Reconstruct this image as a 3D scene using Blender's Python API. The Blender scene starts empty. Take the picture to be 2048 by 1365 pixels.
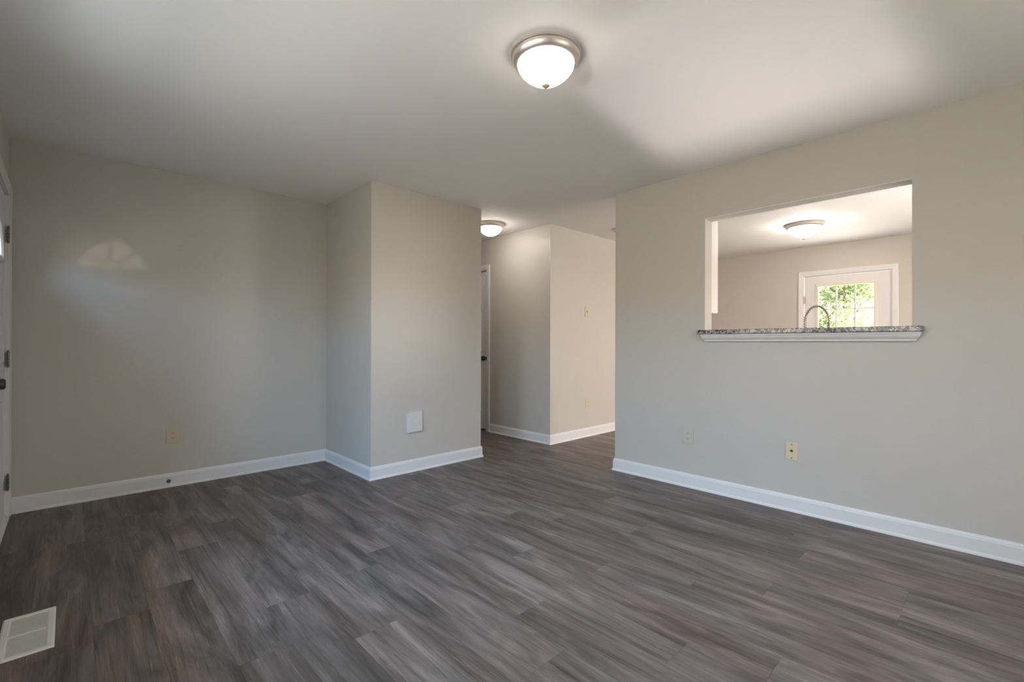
import bpy, bmesh, math, random
from mathutils import Vector, Matrix
C = bpy.context.scene
COL = C.collection
PI = math.pi
rnd = random.Random(7)

# ------------------------------------------------------------------ camera
YAW = math.radians(43.64)
cam_d = bpy.data.cameras.new('camera')
cam = bpy.data.objects.new('camera', cam_d); COL.objects.link(cam)
cam_d.sensor_width = 36.0
cam_d.lens = 929.585 / 2048 * 36.0
cam_d.shift_y = (687.77 - 682.5) / 2048
cam_d.clip_start = 0.02
cam.matrix_world = (Matrix.Translation((0, 0, 1.1148)) @ Matrix.Rotation(-YAW, 4, 'Z')
                    @ Matrix.Rotation(PI / 2, 4, 'X') @ Matrix.Rotation(math.radians(0.139), 4, 'Z'))
C.camera = cam

# ------------------------------------------------------------------ world, sun, daylight
C.view_settings.view_transform = 'Standard'
C.view_settings.look = 'None'
C.view_settings.gamma = 1.0
C.view_settings.use_curve_mapping = False
C.view_settings.exposure = 0.0

world = bpy.data.worlds.new('outdoors'); C.world = world
world.use_nodes = True
wn, wl = world.node_tree.nodes, world.node_tree.links
wn.clear()
w_out = wn.new('ShaderNodeOutputWorld'); w_bg = wn.new('ShaderNodeBackground')
w_tc = wn.new('ShaderNodeTexCoord'); w_sep = wn.new('ShaderNodeSeparateXYZ')
w_mr = wn.new('ShaderNodeMapRange'); w_mr.inputs[1].default_value = -0.1; w_mr.inputs[2].default_value = 0.9
w_cr = wn.new('ShaderNodeValToRGB')
els = w_cr.color_ramp.elements
els[0].position = 0.0; els[0].color = (0.16, 0.17, 0.11, 1)
els[1].position = 1.0; els[1].color = (0.38, 0.56, 0.95, 1)
for p_, c_ in ((0.09, (0.20, 0.21, 0.15, 1)), (0.12, (0.95, 0.93, 0.86, 1)), (0.30, (0.80, 0.88, 1.0, 1))):
    e = els.new(p_); e.color = c_
wl.new(w_tc.outputs['Generated'], w_sep.inputs[0]); wl.new(w_sep.outputs[2], w_mr.inputs[0])
wl.new(w_mr.outputs[0], w_cr.inputs[0]); wl.new(w_cr.outputs[0], w_bg.inputs[0])
wl.new(w_bg.outputs[0], w_out.inputs[0])


def lamp(name, kind, energy, color, loc, direction, size=None, size_y=None, angle=None, spread=None):
    d = bpy.data.lights.new(name, kind)
    d.energy = energy; d.color = color
    if kind == 'AREA':
        d.shape = 'RECTANGLE'; d.size = size; d.size_y = size_y or size
        if spread: d.spread = math.radians(spread)
    if kind == 'SUN': d.angle = math.radians(angle)
    o = bpy.data.objects.new(name, d); COL.objects.link(o)
    o.location = loc
    o.rotation_euler = Vector(direction).to_track_quat('-Z', 'Y').to_euler()
    return o


# watts (lamps), emission strength (ceiling fixtures), with their colours
EN = {
    'sun': (19.0, (1.0, 0.93, 0.80)),
    'sky_front_fill': (1950.0, (0.40, 0.67, 1.0)),
    'sky_side_fill': (270.0, (1.0, 0.97, 0.90)),
    'sky_kit_fill': (400.0, (1.0, 0.89, 0.78)),
    'ground_fill_front': (25.0, (1.0, 0.99, 0.97)),
    'ground_fill_side': (290.0, (1.0, 0.97, 0.97)),
    'ground_fill_kit': (3000.0, (1.0, 0.97, 0.96)),
    'ground_fill_door': (850.0, (1.0, 0.97, 0.95)),
    'level_fill_front': (420.0, (1.0, 0.93, 0.80)),
    'drive_fill': (23.0, (1.0, 0.91, 0.90)),
    'fan': (0.26, (1.0, 0.92, 0.84)),
    'kdoor_fill': (60.0, (1.0, 0.98, 0.96)),
    'main': (12.5, (1.0, 0.88, 0.77)),
    'hall': (29.0, (1.0, 0.93, 0.85)),
    'kitchen': (66.0, (1.0, 0.87, 0.78)),
    'world': (1.5, (1.0, 1.0, 1.0)),
}
w_bg.inputs[1].default_value = EN['world'][0]
lamp('sun', 'SUN', *EN['sun'], (0, -10, 14), (0.22, 0.55, -0.80), angle=0.6)
# area lamps added outside the openings, standing in for sky light
lamp('sky_front_window_fill', 'AREA', *EN['sky_front_fill'], (-3.0, 0.4, 3.95), (1.0, 0.05, -0.62), 7.0, 3.4)
lamp('sky_side_window_fill', 'AREA', *EN['sky_side_fill'], (1.75, -2.6, 2.6), (0.0, 1.0, -0.42), 4.0, 1.6)
lamp('sky_kitchen_window_fill', 'AREA', *EN['sky_kit_fill'], (5.35, -2.3, 2.0), (0.0, 1.0, -0.22), 2.2, 1.4)
lamp('sky_kitchen_door_fill', 'AREA', *EN['kdoor_fill'], (8.3, 1.38, 2.0), (-1.0, 0.0, -0.35), 1.2, 1.4)
# upward lamps added in place of light bounced off sunlit ground
lamp('ground_fill_front', 'AREA', *EN['ground_fill_front'], (-5.2, 1.2, -1.02), (0, 0, 1), 8.0, 9.0)
lamp('ground_fill_side', 'AREA', *EN['ground_fill_side'], (1.75, -5.4, -1.02), (0, 0, 1), 6.0, 7.4)
lamp('ground_fill_door', 'AREA', *EN['ground_fill_door'], (9.7, 1.4, -1.02), (0, 0, 1), 3.6, 5.0)
lamp('ground_fill_kitchen', 'AREA', *EN['ground_fill_kit'], (6.2, -6.0, -1.02), (0, 0, 1), 4.0, 8.4)
lamp('drive_bounce_fill', 'AREA', *EN['drive_fill'], (-5.0, 0.94, -0.93), (1.0, 0.0, 0.32), 0.34, 0.34, spread=20)  # added narrow lamp, shapes the bright patch on the ceiling
# warm lamp added to lift the right wall, instead of a tree line
lamp('level_fill_front', 'AREA', *EN['level_fill_front'], (-3.4, 1.2, 1.35), (1, 0, 0), 8.0, 2.4)
lamp('fan_patch_lamp', 'AREA', *EN['fan'], (-5.8, -1.95, 1.29), (0.52, 0.55, 0.035), 0.20, 0.20, spread=8)  # added narrow lamp, throws the fan-light shape on the back wall

# ------------------------------------------------------------------ room dimensions (metres)
H = 2.44
XL, XR, Y1 = -0.282, 3.4976, 4.431
XC1, YC, XC2 = 1.777, 3.524, 2.9377
YR = 2.345
XH, YH = 3.847, 3.4228
XK = 7.293
YN = -1.2
WT = 0.12
YE = 6.5


# ------------------------------------------------------------------ materials
def new_mat(name):
    m = bpy.data.materials.new(name); m.use_nodes = True
    nt = m.node_tree
    return m, nt.nodes, nt.links, nt.nodes['Principled BSDF']


def simple(name, col, rough=0.5, metal=0.0, spec=0.5, var=0.0, scale=8.0, bump=0.0, bscale=300.0):
    m, n, l, b = new_mat(name)
    b.inputs['Base Color'].default_value = (*col, 1)
    b.inputs['Roughness'].default_value = rough
    b.inputs['Metallic'].default_value = metal
    b.inputs['Specular IOR Level'].default_value = spec
    tc = n.new('ShaderNodeTexCoord')
    if var:
        ns = n.new('ShaderNodeTexNoise'); ns.inputs['Scale'].default_value = scale; ns.inputs['Detail'].default_value = 4
        cr = n.new('ShaderNodeValToRGB')
        cr.color_ramp.elements[0].position = 0.3; cr.color_ramp.elements[1].position = 0.7
        cr.color_ramp.elements[0].color = (*[c * (1 - var) for c in col], 1)
        cr.color_ramp.elements[1].color = (*[min(1, c * (1 + var)) for c in col], 1)
        l.new(tc.outputs['Object'], ns.inputs['Vector']); l.new(ns.outputs['Fac'], cr.inputs[0]); l.new(cr.outputs[0], b.inputs['Base Color'])
    if bump:
        nb = n.new('ShaderNodeTexNoise'); nb.inputs['Scale'].default_value = bscale; nb.inputs['Detail'].default_value = 2
        bp = n.new('ShaderNodeBump'); bp.inputs['Strength'].default_value = bump; bp.inputs['Distance'].default_value = 0.002
        l.new(tc.outputs['Object'], nb.inputs['Vector']); l.new(nb.outputs['Fac'], bp.inputs['Height']); l.new(bp.outputs[0], b.inputs['Normal'])
    return m


M = {}
M['wall'] = simple('greige_paint', (0.56, 0.525, 0.475), 0.42, spec=0.35, var=0.012, scale=3, bump=0.10, bscale=220)
M['ceiling'] = simple('ceiling_paint', (0.86, 0.84, 0.82), 0.75, spec=0.2, bump=0.12, bscale=260)
M['trim'] = simple('white_trim_paint', (0.735, 0.725, 0.715), 0.38, spec=0.45, var=0.01, scale=12)
M['door'] = simple('white_door_paint', (0.72, 0.705, 0.69), 0.42, spec=0.4, var=0.01, scale=9)
M['nickel'] = simple('brushed_nickel', (0.80, 0.72, 0.675), 0.40, metal=1.0, var=0.03, scale=40)
M['finial'] = simple('dull_brass', (0.46, 0.38, 0.28), 0.6, metal=0.0, spec=0.2, var=0.03, scale=40)
M['chrome'] = simple('steel', (0.30, 0.275, 0.25), 0.28, metal=1.0, var=0.05, scale=30)
M['hinge'] = simple('aged_hinge_metal', (0.20, 0.18, 0.16), 0.4, metal=0.8, var=0.3, scale=90)
M['dark'] = simple('dark_metal', (0.07, 0.065, 0.06), 0.4, metal=0.6, var=0.1, scale=60)
M['slot'] = simple('slot_black', (0.02, 0.018, 0.016), 0.7)
M['rubber'] = simple('rubber', (0.10, 0.095, 0.09), 0.7)
M['ivory'] = simple('ivory_plastic', (0.60, 0.52, 0.36), 0.35, var=0.02, scale=30)
M['ivorygrey'] = simple('pale_almond_plastic', (0.56, 0.55, 0.45), 0.35, var=0.02, scale=30)
M['almond'] = simple('almond_plastic', (0.70, 0.60, 0.40), 0.35, var=0.02, scale=30)
M['whiteplastic'] = simple('white_plastic', (0.66, 0.655, 0.66), 0.4, var=0.01, scale=30)
M['register'] = simple('white_enamel', (0.80, 0.79, 0.75), 0.4, var=0.015, scale=30)
M['cabinet'] = simple('white_cabinet_lacquer', (0.76, 0.735, 0.71), 0.35, var=0.01, scale=6)
M['tanframe'] = simple('cream_plastic_frame', (0.78, 0.70, 0.58), 0.4, var=0.01, scale=20)
M['concrete'] = simple('concrete', (0.48, 0.46, 0.42), 0.9, var=0.12, scale=2)
M['grass'] = simple('grass', (0.20, 0.215, 0.13), 0.95, var=0.35, scale=3)
M['bark'] = simple('bark', (0.16, 0.11, 0.07), 0.9, var=0.3, scale=20)
M['steel_sink'] = simple('sink_steel', (0.55, 0.55, 0.55), 0.3, metal=1.0, var=0.04, scale=50)

# wood plank floor: streaks run along the plank (uv.x), tone per plank comes from the mesh attribute
m, n, l, b = new_mat('grey_plank_vinyl'); M['floor'] = m
uv = n.new('ShaderNodeUVMap'); uv.uv_map = 'UVMap'
at = n.new('ShaderNodeAttribute'); at.attribute_name = 'tone'
sepc = n.new('ShaderNodeSeparateColor'); l.new(at.outputs['Color'], sepc.inputs[0])


def tex(scale, mult, detail=4, rough=0.6, dist=0.0):
    mp = n.new('ShaderNodeMapping'); mp.inputs['Scale'].default_value = (mult[0], mult[1], 1)
    nz = n.new('ShaderNodeTexNoise'); nz.inputs['Scale'].default_value = scale
    nz.inputs['Detail'].default_value = detail; nz.inputs['Roughness'].default_value = rough; nz.inputs['Distortion'].default_value = dist
    l.new(uv.outputs[0], mp.inputs[0]); l.new(mp.outputs[0], nz.inputs['Vector'])
    return nz.outputs['Fac']


def ramp(src, stops):
    cr = n.new('ShaderNodeValToRGB'); e = cr.color_ramp.elements
    e[0].position, e[0].color = stops[0][0], (*stops[0][1], 1)
    e[1].position, e[1].color = stops[-1][0], (*stops[-1][1], 1)
    for p_, c_ in stops[1:-1]:
        k = e.new(p_); k.color = (*c_, 1)
    l.new(src, cr.inputs[0]); return cr.outputs[0]


def mix(kind, fac, a, b_):
    mx = n.new('ShaderNodeMix'); mx.data_type = 'RGBA'; mx.blend_type = kind
    if isinstance(fac, float): mx.inputs[0].default_value = fac
    else: l.new(fac, mx.inputs[0])
    for i, v in ((6, a), (7, b_)):
        if isinstance(v, tuple): mx.inputs[i].default_value = (*v, 1)
        else: l.new(v, mx.inputs[i])
    return mx.outputs[2]


broad = tex(1.0, (1.4, 8.0), 4, 0.6, 0.9)
streak = tex(1.0, (1.7, 46.0), 6, 0.68, 0.8)
wisp = tex(1.0, (2.6, 58.0), 4, 0.6, 1.2)
fine = tex(1.0, (12.0, 300.0), 3, 0.6, 0.2)
cloud = tex(1.0, (0.9, 3.2), 3, 0.5, 0.3)
base = ramp(broad, [(0.28, (0.046, 0.040, 0.037)), (0.44, (0.086, 0.075, 0.070)), (0.58, (0.128, 0.113, 0.106)), (0.74, (0.192, 0.170, 0.159))])
stk = ramp(streak, [(0.32, (0.34, 0.33, 0.32)), (0.45, (0.86, 0.85, 0.84)), (0.60, (1.03, 1.02, 1.01)), (0.74, (1.30, 1.28, 1.25))])
c0 = mix('MULTIPLY', 0.85, base, stk)
wf = ramp(wisp, [(0.62, (1.0, 1.0, 1.0)), (0.70, (1.5, 1.47, 1.43)), (0.80, (1.9, 1.85, 1.8))])
c1 = mix('MULTIPLY', 1.0, c0, wf)
fn = ramp(fine, [(0.3, (0.80, 0.80, 0.80)), (0.7, (1.18, 1.18, 1.18))])
c2 = mix('MULTIPLY', 0.8, c1, fn)
hue = ramp(cloud, [(0.35, (0.96, 1.0, 1.0)), (0.65, (1.12, 0.985, 0.945))])
c3 = mix('MULTIPLY', 0.8, c2, hue)
tn = ramp(sepc.outputs[0], [(0.0, (1.20, 1.17, 1.15)), (0.5, (1.49, 1.43, 1.40)), (1.0, (1.77, 1.69, 1.65))])
c4 = mix('MULTIPLY', 1.0, c3, tn)
# narrow dark micro-bevel along the plank edges; attribute uv 'edge' holds metres across and along
ue = n.new('ShaderNodeUVMap'); ue.uv_map = 'edge'
sx = n.new('ShaderNodeSeparateXYZ'); l.new(ue.outputs[0], sx.inputs[0])
mn = n.new('ShaderNodeMath'); mn.operation = 'MINIMUM'; l.new(sx.outputs[0], mn.inputs[0]); l.new(sx.outputs[1], mn.inputs[1])
er = n.new('ShaderNodeMapRange'); er.inputs[1].default_value = 0.0004; er.inputs[2].default_value = 0.0014
er.inputs[3].default_value = 0.68; er.inputs[4].default_value = 1.0
l.new(mn.outputs[0], er.inputs[0])
c5 = mix('MULTIPLY', 1.0, c4, er.outputs[0])
l.new(c5, b.inputs['Base Color'])
b.inputs['Specular IOR Level'].default_value = 0.28
rr = n.new('ShaderNodeMapRange'); rr.inputs[3].default_value = 0.36; rr.inputs[4].default_value = 0.54
l.new(streak, rr.inputs[0]); l.new(rr.outputs[0], b.inputs['Roughness'])
bp = n.new('ShaderNodeBump'); bp.inputs['Strength'].default_value = 0.12; bp.inputs['Distance'].default_value = 0.001
l.new(fine, bp.inputs['Height']); l.new(bp.outputs[0], b.inputs['Normal'])

# granite
m, n, l, b = new_mat('speckled_granite'); M['granite'] = m
tc = n.new('ShaderNodeTexCoord')
g1 = n.new('ShaderNodeTexNoise'); g1.inputs['Scale'].default_value = 34; g1.inputs['Detail'].default_value = 6; g1.inputs['Distortion'].default_value = 1.6
g2 = n.new('ShaderNodeTexVoronoi'); g2.inputs['Scale'].default_value = 120
l.new(tc.outputs['Object'], g1.inputs['Vector']); l.new(tc.outputs['Object'], g2.inputs['Vector'])
ca = ramp(g1.outputs['Fac'], [(0.36, (0.025, 0.027, 0.03)), (0.47, (0.08, 0.08, 0.085)), (0.56, (0.42, 0.41, 0.41)), (0.68, (0.20, 0.20, 0.20))])
cb = ramp(g2.outputs['Distance'], [(0.15, (0.55, 0.55, 0.55)), (0.5, (1.15, 1.13, 1.1))])
l.new(mix('MULTIPLY', 0.7, ca, cb), b.inputs['Base Color'])
b.inputs['Roughness'].default_value = 0.18

# clear pane: mostly transparent with a mirror sheen
m, n, l, b = new_mat('clear_pane'); M['pane'] = m
n.remove(b)
tr = n.new('ShaderNodeBsdfTransparent'); gl = n.new('ShaderNodeBsdfGlossy'); gl.inputs['Roughness'].default_value = 0.02
fr = n.new('ShaderNodeFresnel')
gm = n.new('ShaderNodeNewGeometry'); io = n.new('ShaderNodeMapRange')
io.inputs[3].default_value = 1.45; io.inputs[4].default_value = 1 / 1.45      # same sheen seen from either face of the pane
l.new(gm.outputs['Backfacing'], io.inputs[0]); l.new(io.outputs[0], fr.inputs[0])
mxs = n.new('ShaderNodeMixShader')
l.new(fr.outputs[0], mxs.inputs[0]); l.new(tr.outputs[0], mxs.inputs[1]); l.new(gl.outputs[0], mxs.inputs[2])
l.new(mxs.outputs[0], n['Material Output'].inputs[0])

# lit frosted glass of the ceiling lamps
def lit_glass(name, strength, col):
    m, n, l, b = new_mat(name)
    b.inputs['Base Color'].default_value = (0.85, 0.84, 0.82, 1)
    b.inputs['Roughness'].default_value = 0.25
    tcg = n.new('ShaderNodeTexCoord'); nz = n.new('ShaderNodeTexNoise'); nz.inputs['Scale'].default_value = 14
    cr = n.new('ShaderNodeValToRGB')
    cr.color_ramp.elements[0].color = (*[c * 0.92 for c in col], 1); cr.color_ramp.elements[1].color = (*col, 1)
    l.new(tcg.outputs['Object'], nz.inputs['Vector']); l.new(nz.outputs['Fac'], cr.inputs[0])
    l.new(cr.outputs[0], b.inputs['Emission Color'])
    b.inputs['Emission Strength'].default_value = strength
    return m
M['lit_main'] = lit_glass('lit_frosted_glass_living', *EN['main'])
M['lit_hall'] = lit_glass('lit_frosted_glass_hall', *EN['hall'])
M['lit_kitchen'] = lit_glass('lit_frosted_glass_kitchen', *EN['kitchen'])

# leaves
m, n, l, b = new_mat('leaves'); M['leaf'] = m
oi = n.new('ShaderNodeTexCoord'); nz = n.new('ShaderNodeTexNoise'); nz.inputs['Scale'].default_value = 2.2; nz.inputs['Detail'].default_value = 3
l.new(oi.outputs['Object'], nz.inputs['Vector'])
l.new(ramp(nz.outputs['Fac'], [(0.3, (0.27, 0.33, 0.14)), (0.5, (0.46, 0.52, 0.28)), (0.7, (0.66, 0.69, 0.46))]), b.inputs['Base Color'])
b.inputs['Roughness'].default_value = 0.6
trl = n.new('ShaderNodeBsdfTranslucent'); trl.inputs[0].default_value = (0.50, 0.60, 0.28, 1)
mxl = n.new('ShaderNodeMixShader'); mxl.inputs[0].default_value = 0.35
l.new(b.outputs[0], mxl.inputs[1]); l.new(trl.outputs[0], mxl.inputs[2]); l.new(mxl.outputs[0], n['Material Output'].inputs[0])


# ------------------------------------------------------------------ mesh helpers
def bx(bm, x0, x1, y0, y1, z0, z1, bevel=0.0):
    v = [bm.verts.new((x, y, z)) for x in (x0, x1) for y in (y0, y1) for z in (z0, z1)]
    idx = ((0, 1, 3, 2), (4, 6, 7, 5), (0, 4, 5, 1), (2, 3, 7, 6), (0, 2, 6, 4), (1, 5, 7, 3))
    fs = [bm.faces.new([v[i] for i in f]) for f in idx]
    if bevel:
        es = list({e for f in fs for e in f.edges})
        bmesh.ops.bevel(bm, geom=es, offset=bevel, segments=2, profile=0.7, affect='EDGES')
    return bm


def sweep(bm, path, N, prof, side=1, flip_ends=None):
    """profile (offset, thickness) swept along an open planar path with mitred corners"""
    N = Vector(N); P = [Vector(p) for p in path]
    ds = [(P[i + 1] - P[i]).normalized() for i in range(len(P) - 1)]
    ss = [N.cross(d) * side for d in ds]
    rings = []
    for i, p in enumerate(P):
        a = ss[max(i - 1, 0)]; c = ss[min(i, len(ss) - 1)]
        mt = (a + c) / (1 + a.dot(c))
        rings.append([bm.verts.new(p + mt * o + N * t) for o, t in prof])
    k = len(prof)
    for i in range(len(rings) - 1):
        for j in range(k):
            bm.faces.new((rings[i][j], rings[i][(j + 1) % k], rings[i + 1][(j + 1) % k], rings[i + 1][j]))
    bm.faces.new(rings[0]); bm.faces.new(list(reversed(rings[-1])))
    return bm


def lathe(bm, prof, seg=48, mat=None, cap=True):
    """(r, z) profile about z, then moved by mat"""
    mat = mat or Matrix.Identity(4)
    rings = []
    for r, z in prof:
        if r < 1e-6: rings.append([bm.verts.new(mat @ Vector((0, 0, z)))])
        else: rings.append([bm.verts.new(mat @ Vector((r * math.cos(2 * PI * i / seg), r * math.sin(2 * PI * i / seg), z))) for i in range(seg)])
    for a, c in zip(rings, rings[1:]):
        for i in range(seg):
            j = (i + 1) % seg
            if len(a) == 1 and len(c) == 1: continue
            if len(a) == 1: bm.faces.new((a[0], c[i], c[j]))
            elif len(c) == 1: bm.faces.new((a[i], c[0], a[j]))
            else: bm.faces.new((a[i], c[i], c[j], a[j]))
    if cap:
        for rg in (rings[0], rings[-1]):
            if len(rg) > 2: bm.faces.new(rg)
    return bm


def tube(bm, pts, r, seg=12, cap=True):
    P = [Vector(p) for p in pts]
    up = Vector((0.13, 0.21, 0.97)); rings = []
    prev = None
    for i, p in enumerate(P):
        d = (P[min(i + 1, len(P) - 1)] - P[max(i - 1, 0)]).normalized()
        a = prev if prev is not None else d.cross(up)
        a = (a - d * a.dot(d))
        if a.length < 1e-5: a = d.orthogonal()
        a.normalize(); prev = a
        bb = d.cross(a)
        rr_ = r[i] if isinstance(r, (list, tuple)) else r
        rings.append([bm.verts.new(p + (a * math.cos(2 * PI * k / seg) + bb * math.sin(2 * PI * k / seg)) * rr_) for k in range(seg)])
    for a, c in zip(rings, rings[1:]):
        for k in range(seg):
            j = (k + 1) % seg
            bm.faces.new((a[k], a[j], c[j], c[k]))
    if cap:
        bm.faces.new(rings[0]); bm.faces.new(list(reversed(rings[-1])))
    return bm


def obj(name, bm, mat, parent=None, smooth=False, loc=None):
    bmesh.ops.recalc_face_normals(bm, faces=bm.faces)
    me = bpy.data.meshes.new(name); bm.to_mesh(me); bm.free()
    o = bpy.data.objects.new(name, me); COL.objects.link(o)
    me.materials.append(mat)
    if smooth:
        me.shade_smooth()
        try: me.set_sharp_from_angle(angle=math.radians(38))
        except Exception: pass
    if parent: o.parent = parent
    if loc: o.location = loc
    return o


def tag(o, label, cat, group=None):
    o['label'] = label; o['category'] = cat
    if group: o['group'] = group
    return o


def thing(name, label, cat, loc=(0, 0, 0), rotz=0.0, group=None):
    o = bpy.data.objects.new(name, None); COL.objects.link(o)
    o.location = loc; o.rotation_euler = (0, 0, rotz); o.empty_display_size = 0.1
    return tag(o, label, cat, group)


def struct(name, bm, mat, parent=None, smooth=False):
    o = obj(name, bm, mat, parent, smooth)
    if not parent: o['kind'] = 'structure'
    return o


NB = bmesh.new

# ------------------------------------------------------------------ shell
# plank floor (one mesh): planks 178 mm wide laid along y
bm = NB()
uvl = bm.loops.layers.uv.new('UVMap'); uve = bm.loops.layers.uv.new('edge')
tl = bm.loops.layers.float_color.new('tone')
PW, PL = 0.178, 1.22
known = {1: 2.128, 2: 1.674, 0: 1.807, -1: 1.807 - 0.4, 7: 0.532, 9: 0.982, 10: 0.723, 3: 0.94, 4: 2.31, 5: 1.36, 6: 2.02, 8: 0.15, 11: 0.28, 12: 1.5, -2: 2.45, -3: 1.1}
known = {k + (0): v for k, v in known.items()}
fx0, fx1, fy0, fy1 = XL - 0.14, XK + WT, YN - WT, YE + WT
i0 = math.floor((fx0 - 0.425) / PW); i1 = math.ceil((fx1 - 0.425) / PW)
for i in range(i0, i1):
    xa, xb = 0.425 + i * PW, 0.425 + (i + 1) * PW
    off = known.get(i, rnd.random() * PL)
    k0 = math.floor((fy0 - off) / PL)
    for k in range(k0, k0 + 9):
        ya, yb = off + k * PL, off + (k + 1) * PL
        xa_, xb_, ya_, yb_ = max(xa, fx0), min(xb, fx1), max(ya, fy0), min(yb, fy1)
        if xb_ - xa_ < 1e-4 or yb_ - ya_ < 1e-4: continue
        tone = min(1, max(0, rnd.gauss(0.5, 0.17)))
        ou, ov = rnd.random() * 40, rnd.random() * 40
        # split so the distance-to-edge uv interpolates linearly
        xm, ym = (xa_ + xb_) / 2, (ya_ + yb_) / 2
        xs, ys = (xa_, xm, xb_), (ya_, ym, yb_)
        g = [[bm.verts.new((x, y, 0)) for y in ys] for x in xs]
        for p_ in range(2):
            for q_ in range(2):
                f = bm.faces.new((g[p_][q_], g[p_ + 1][q_], g[p_ + 1][q_ + 1], g[p_][q_ + 1]))
                for lp in f.loops:
                    x, y = lp.vert.co.x, lp.vert.co.y
                    lp[uvl].uv = (y - ya + ou, x - xa + ov)
                    lp[uve].uv = (min(x - xa_, xb_ - x), min(y - ya_, yb_ - y))
                    lp[tl] = (tone, rnd.random(), 0, 1)
floor = obj('floor', bm, M['floor']); floor['kind'] = 'structure'

struct('ceiling', bx(NB(), XL - 0.75, XK + WT + 0.5, YN - 0.6, YE + WT, H, H + 0.12), M['ceiling'])  # overhang past the walls added as unseen eaves to block direct sun

# front window / door positions in the left wall
WY0, WY1, WZ0, WZ1 = 0.45, 1.43, 0.93, 2.08
UY0, UY1 = 1.72, 2.70
DY0, DY1, DZ1 = 3.405, 4.345, 2.05
bm = NB(); xa, xb = XL - 0.14, XL
bx(bm, xa, xb, YN - WT, WY0, 0, H); bx(bm, xa, xb, WY0, WY1, 0, WZ0); bx(bm, xa, xb, WY0, WY1, WZ1, H)
bx(bm, xa, xb, WY1, UY0, 0, H); bx(bm, xa, xb, UY0, UY1, 0, WZ0); bx(bm, xa, xb, UY0, UY1, WZ1, H); bx(bm, xa, xb, UY1, DY0, 0, H); bx(bm, xa, xb, DY0, DY1, DZ1, H); bx(bm, xa, xb, DY1, Y1 + WT, 0, H)
struct('wall_left', bm, M['wall'])
struct('wall_back', bx(NB(), XL, XC1, Y1, Y1 + WT, 0, H), M['wall'])
struct('wall_closet', bx(NB(), XC1, XC2, YC, YE, 0, H), M['wall'])
OY0, OY1, OZ0, OZ1 = 0.347, 1.545, 1.189, 2.07
bm = NB(); xa, xb = XR, XR + WT
bx(bm, xa, xb, YN, OY0, 0, H); bx(bm, xa, xb, OY0, OY1, 0, OZ0); bx(bm, xa, xb, OY0, OY1, OZ1, H); bx(bm, xa, xb, OY1, YR, 0, H)
struct('wall_right', bm, M['wall'])
HY0, HY1, HZ1 = 4.50, 5.26, 2.045
bm = NB(); xa, xb = XH, XH + WT
bx(bm, xa, xb, YH + WT, HY0, 0, H); bx(bm, xa, xb, HY0, HY1, HZ1, H); bx(bm, xa, xb, HY1, YE, 0, H); bx(bm, xb, xb + 0.03, YH + WT, YE, 0, H)  # last box: unseen backing added to stop light leaking round the hall door
struct('wall_hall', bm, M['wall'])
struct('wall_passage', bx(NB(), XH, XK + WT, YH, YH + WT, 0, H), M['wall'])
KY0, KY1, KZ1 = 0.905, 1.853, 2.035
bm = NB(); xa, xb = XK, XK + WT
bx(bm, xa, xb, YN, KY0, 0, H); bx(bm, xa, xb, KY0, KY1, KZ1, H); bx(bm, xa, xb, KY1, YH, 0, H)
struct('wall_kitchen', bm, M['wall'])
NX0, NX1, NZ0, NZ1 = 0.95, 2.55, 0.85, 2.05
VX0, VX1, VZ0, VZ1 = 4.45, 6.05, 0.98, 2.05
bm = NB(); ya, yb = YN - WT, YN
bx(bm, XL, NX0, ya, yb, 0, H); bx(bm, NX0, NX1, ya, yb, 0, NZ0); bx(bm, NX0, NX1, ya, yb, NZ1, H); bx(bm, NX1, VX0, ya, yb, 0, H)
bx(bm, VX0, VX1, ya, yb, 0, VZ0); bx(bm, VX0, VX1, ya, yb, VZ1, H); bx(bm, VX1, XK + WT, ya, yb, 0, H)
struct('wall_near', bm, M['wall'])
struct('wall_end', bx(NB(), XC2 - 0.3, XH + WT + 0.03, YE, YE + WT, 0, H), M['wall'])

# ------------------------------------------------------------------ baseboards (room side offset, height)
BB = [(0, 0), (0.021, 0), (0.0205, 0.008), (0.017, 0.015), (0.0125, 0.018), (0.0125, 0.083), (0.0105, 0.090), (0.0105, 0.094), (0.006, 0.101), (0.0045, 0.106), (0, 0.106)]
Z = (0, 0, 1)


def base(name, pts, side):
    struct(name, sweep(NB(), [(x, y, 0) for x, y in pts], Z, BB, side), M['trim'])


base('baseboard_back', [(XL, Y1), (XC1, Y1)], -1)
base('baseboard_closet', [(XC1, Y1 - 0.0), (XC1, YC), (XC2, YC), (XC2, YE)], -1)
base('baseboard_right', [(XR, YN), (XR, YR), (XR + WT, YR), (XR + WT, 1.9)], 1)
base('baseboard_hall', [(XH, 4.43), (XH, YH), (XK, YH)], -1)
base('baseboard_kitchen', [(XK, YH), (XK, 1.925)], -1)
base('baseboard_left', [(XL, YN), (XL, 3.335)], -1)
base('baseboard_near', [(XL, YN), (XR, YN)], 1)

# ------------------------------------------------------------------ door casings
CS = [(0, 0), (0, 0.007), (0.006, 0.010), (0.018, 0.011), (0.030, 0.013), (0.046, 0.015), (0.060, 0.016), (0.066, 0.013), (0.066, 0)]


def casing(name, wallx, nx, y0, y1, ztop, zbot=0.0, four=False):
    pts = [(wallx, y0, zbot), (wallx, y0, ztop), (wallx, y1, ztop), (wallx, y1, zbot)]
    sd = 1 if nx > 0 else -1
    struct(name, sweep(NB(), pts, (nx, 0, 0), CS, sd), M['trim'])


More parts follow.
